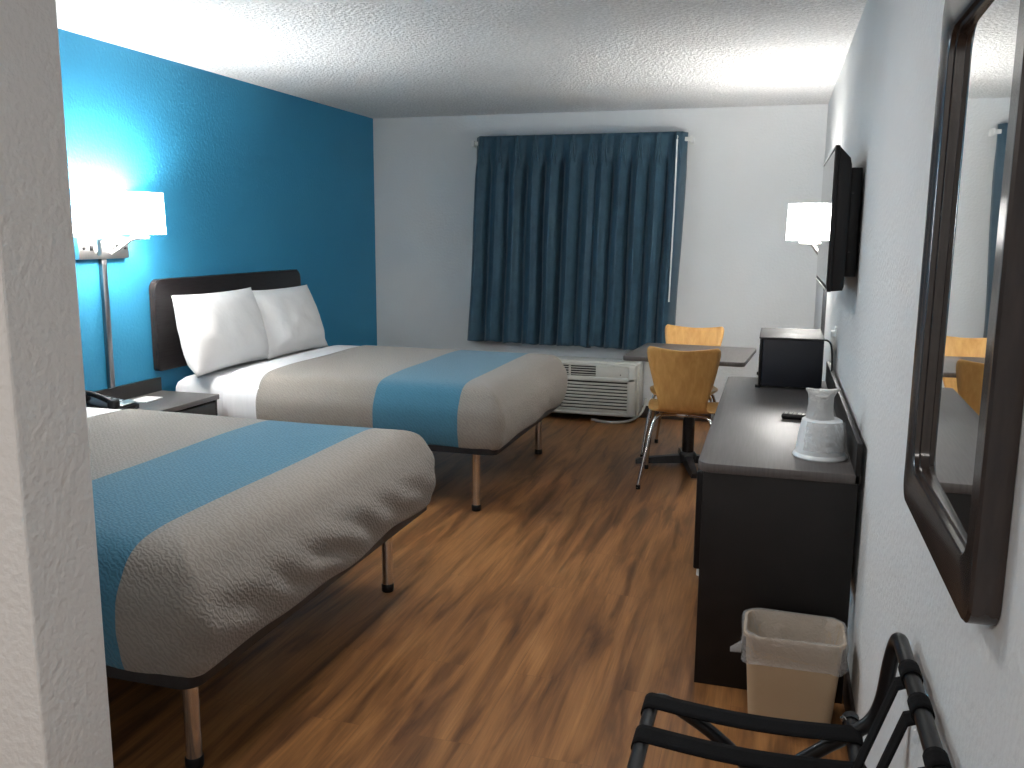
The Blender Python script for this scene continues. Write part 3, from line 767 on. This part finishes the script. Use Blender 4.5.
B().tube([q_(-.098, YA+.055, .50), q_(-.098, YB-.03, .50)], r, 14).obj('side_rail', M['rack'], lr)
for yy in (YA+.055, YB-.03):
    e = B(); e.tube([q_(-.098, yy-.018, .50), q_(-.098, yy+.004, .50)], r+.003, 16); e.obj('end_cap', M['black'], lr)
B().tube([q_(-.113, YA+.022, .515), q_(-.117, YA+.022, .521)], .005, 12).obj('screw', M['chrome'], lr)
B().tube([q_(-.28, YA-.02, .342), q_(-.28, YA+.05, .342)], .007, 12).obj('pivot_bolt', M['steel'], lr)
for x_, y_ in ((-.52, YA), (-.52, YB), (-.062, YA+.03), (-.062, YB-.03)):
    B().lathe([(0, 0), (.018, 0), (.019, .02), (.016, .03), (0, .03)], q_(x_, y_, 0), 14).obj('foot_cap', M['black'], lr)
def strap(y, wdt, sag):
    n = 18; e = r+.002; path = []
    # loop round the left tube, across, loop round the right rail
    for k in range(9):
        a = math.radians(270-k*22.5*.95); path.append((-.498+e*math.cos(a), .506+e*math.sin(a)))
    for k in range(1, n):
        t = k/n; path.append((-.498+t*.40, .506+e-sag*math.sin(PI*t)-t*.006))
    for k in range(9):
        a = math.radians(90-k*22.5*.95); path.append((-.098+e*math.cos(a), .50+e*math.sin(a)))
    b = B(); b.grid(lambda u, v: Vector(q_(path[int(round(u*(len(path)-1)))][0], y+(v-.5)*wdt, path[int(round(u*(len(path)-1)))][1])), len(path)-1, 4)
    b.obj('strap', M['webbing'], lr, smooth=50, solid=.003)
for yy in (-5.405, -5.535, -5.70, -5.87): strap(yy, .060, .012)
def bstrap(y, wdt):
    e = r+.002; path = []
    for k in range(15):
        a = math.radians(-60+k*22); path.append((-.03+e*math.cos(a), .725+e*math.sin(a)))
    for k in range(1, 12):
        t = k/12; path.append((-.03-e-t*.062, .720-t*.20))
    for k in range(9):
        a = math.radians(170-k*22); path.append((-.098+e*math.cos(a)-.0, .50+e*math.sin(a)))
    b = B(); b.grid(lambda u, v: Vector(q_(path[int(round(u*(len(path)-1)))][0], y+(v-.5)*wdt, path[int(round(u*(len(path)-1)))][1])), len(path)-1, 4)
    b.obj('back_strap', M['webbing'], lr, smooth=50, solid=.003)
for yy in (-5.545, -5.665, -5.83): bstrap(yy, .045)

# made-up fixtures for the added fill lamps, behind and above the camera's view
for lx, ly, lab in ((-.6, -8.0, 'added round white flush ceiling light over the entry, out of view'), (-1.35, -4.5, 'added round white flush ceiling light over the middle of the bedroom, out of view')):
  ln = thing('added_ceiling_light', lab, 'added ceiling light', (lx, ly, 2.44))
  B().lathe([(0, -.002), (.20, -.002), (.205, -.02), (.17, -.045), (0, -.055)], (0, 0, 0), 32).obj('diffuser', M['white_plastic'], ln)
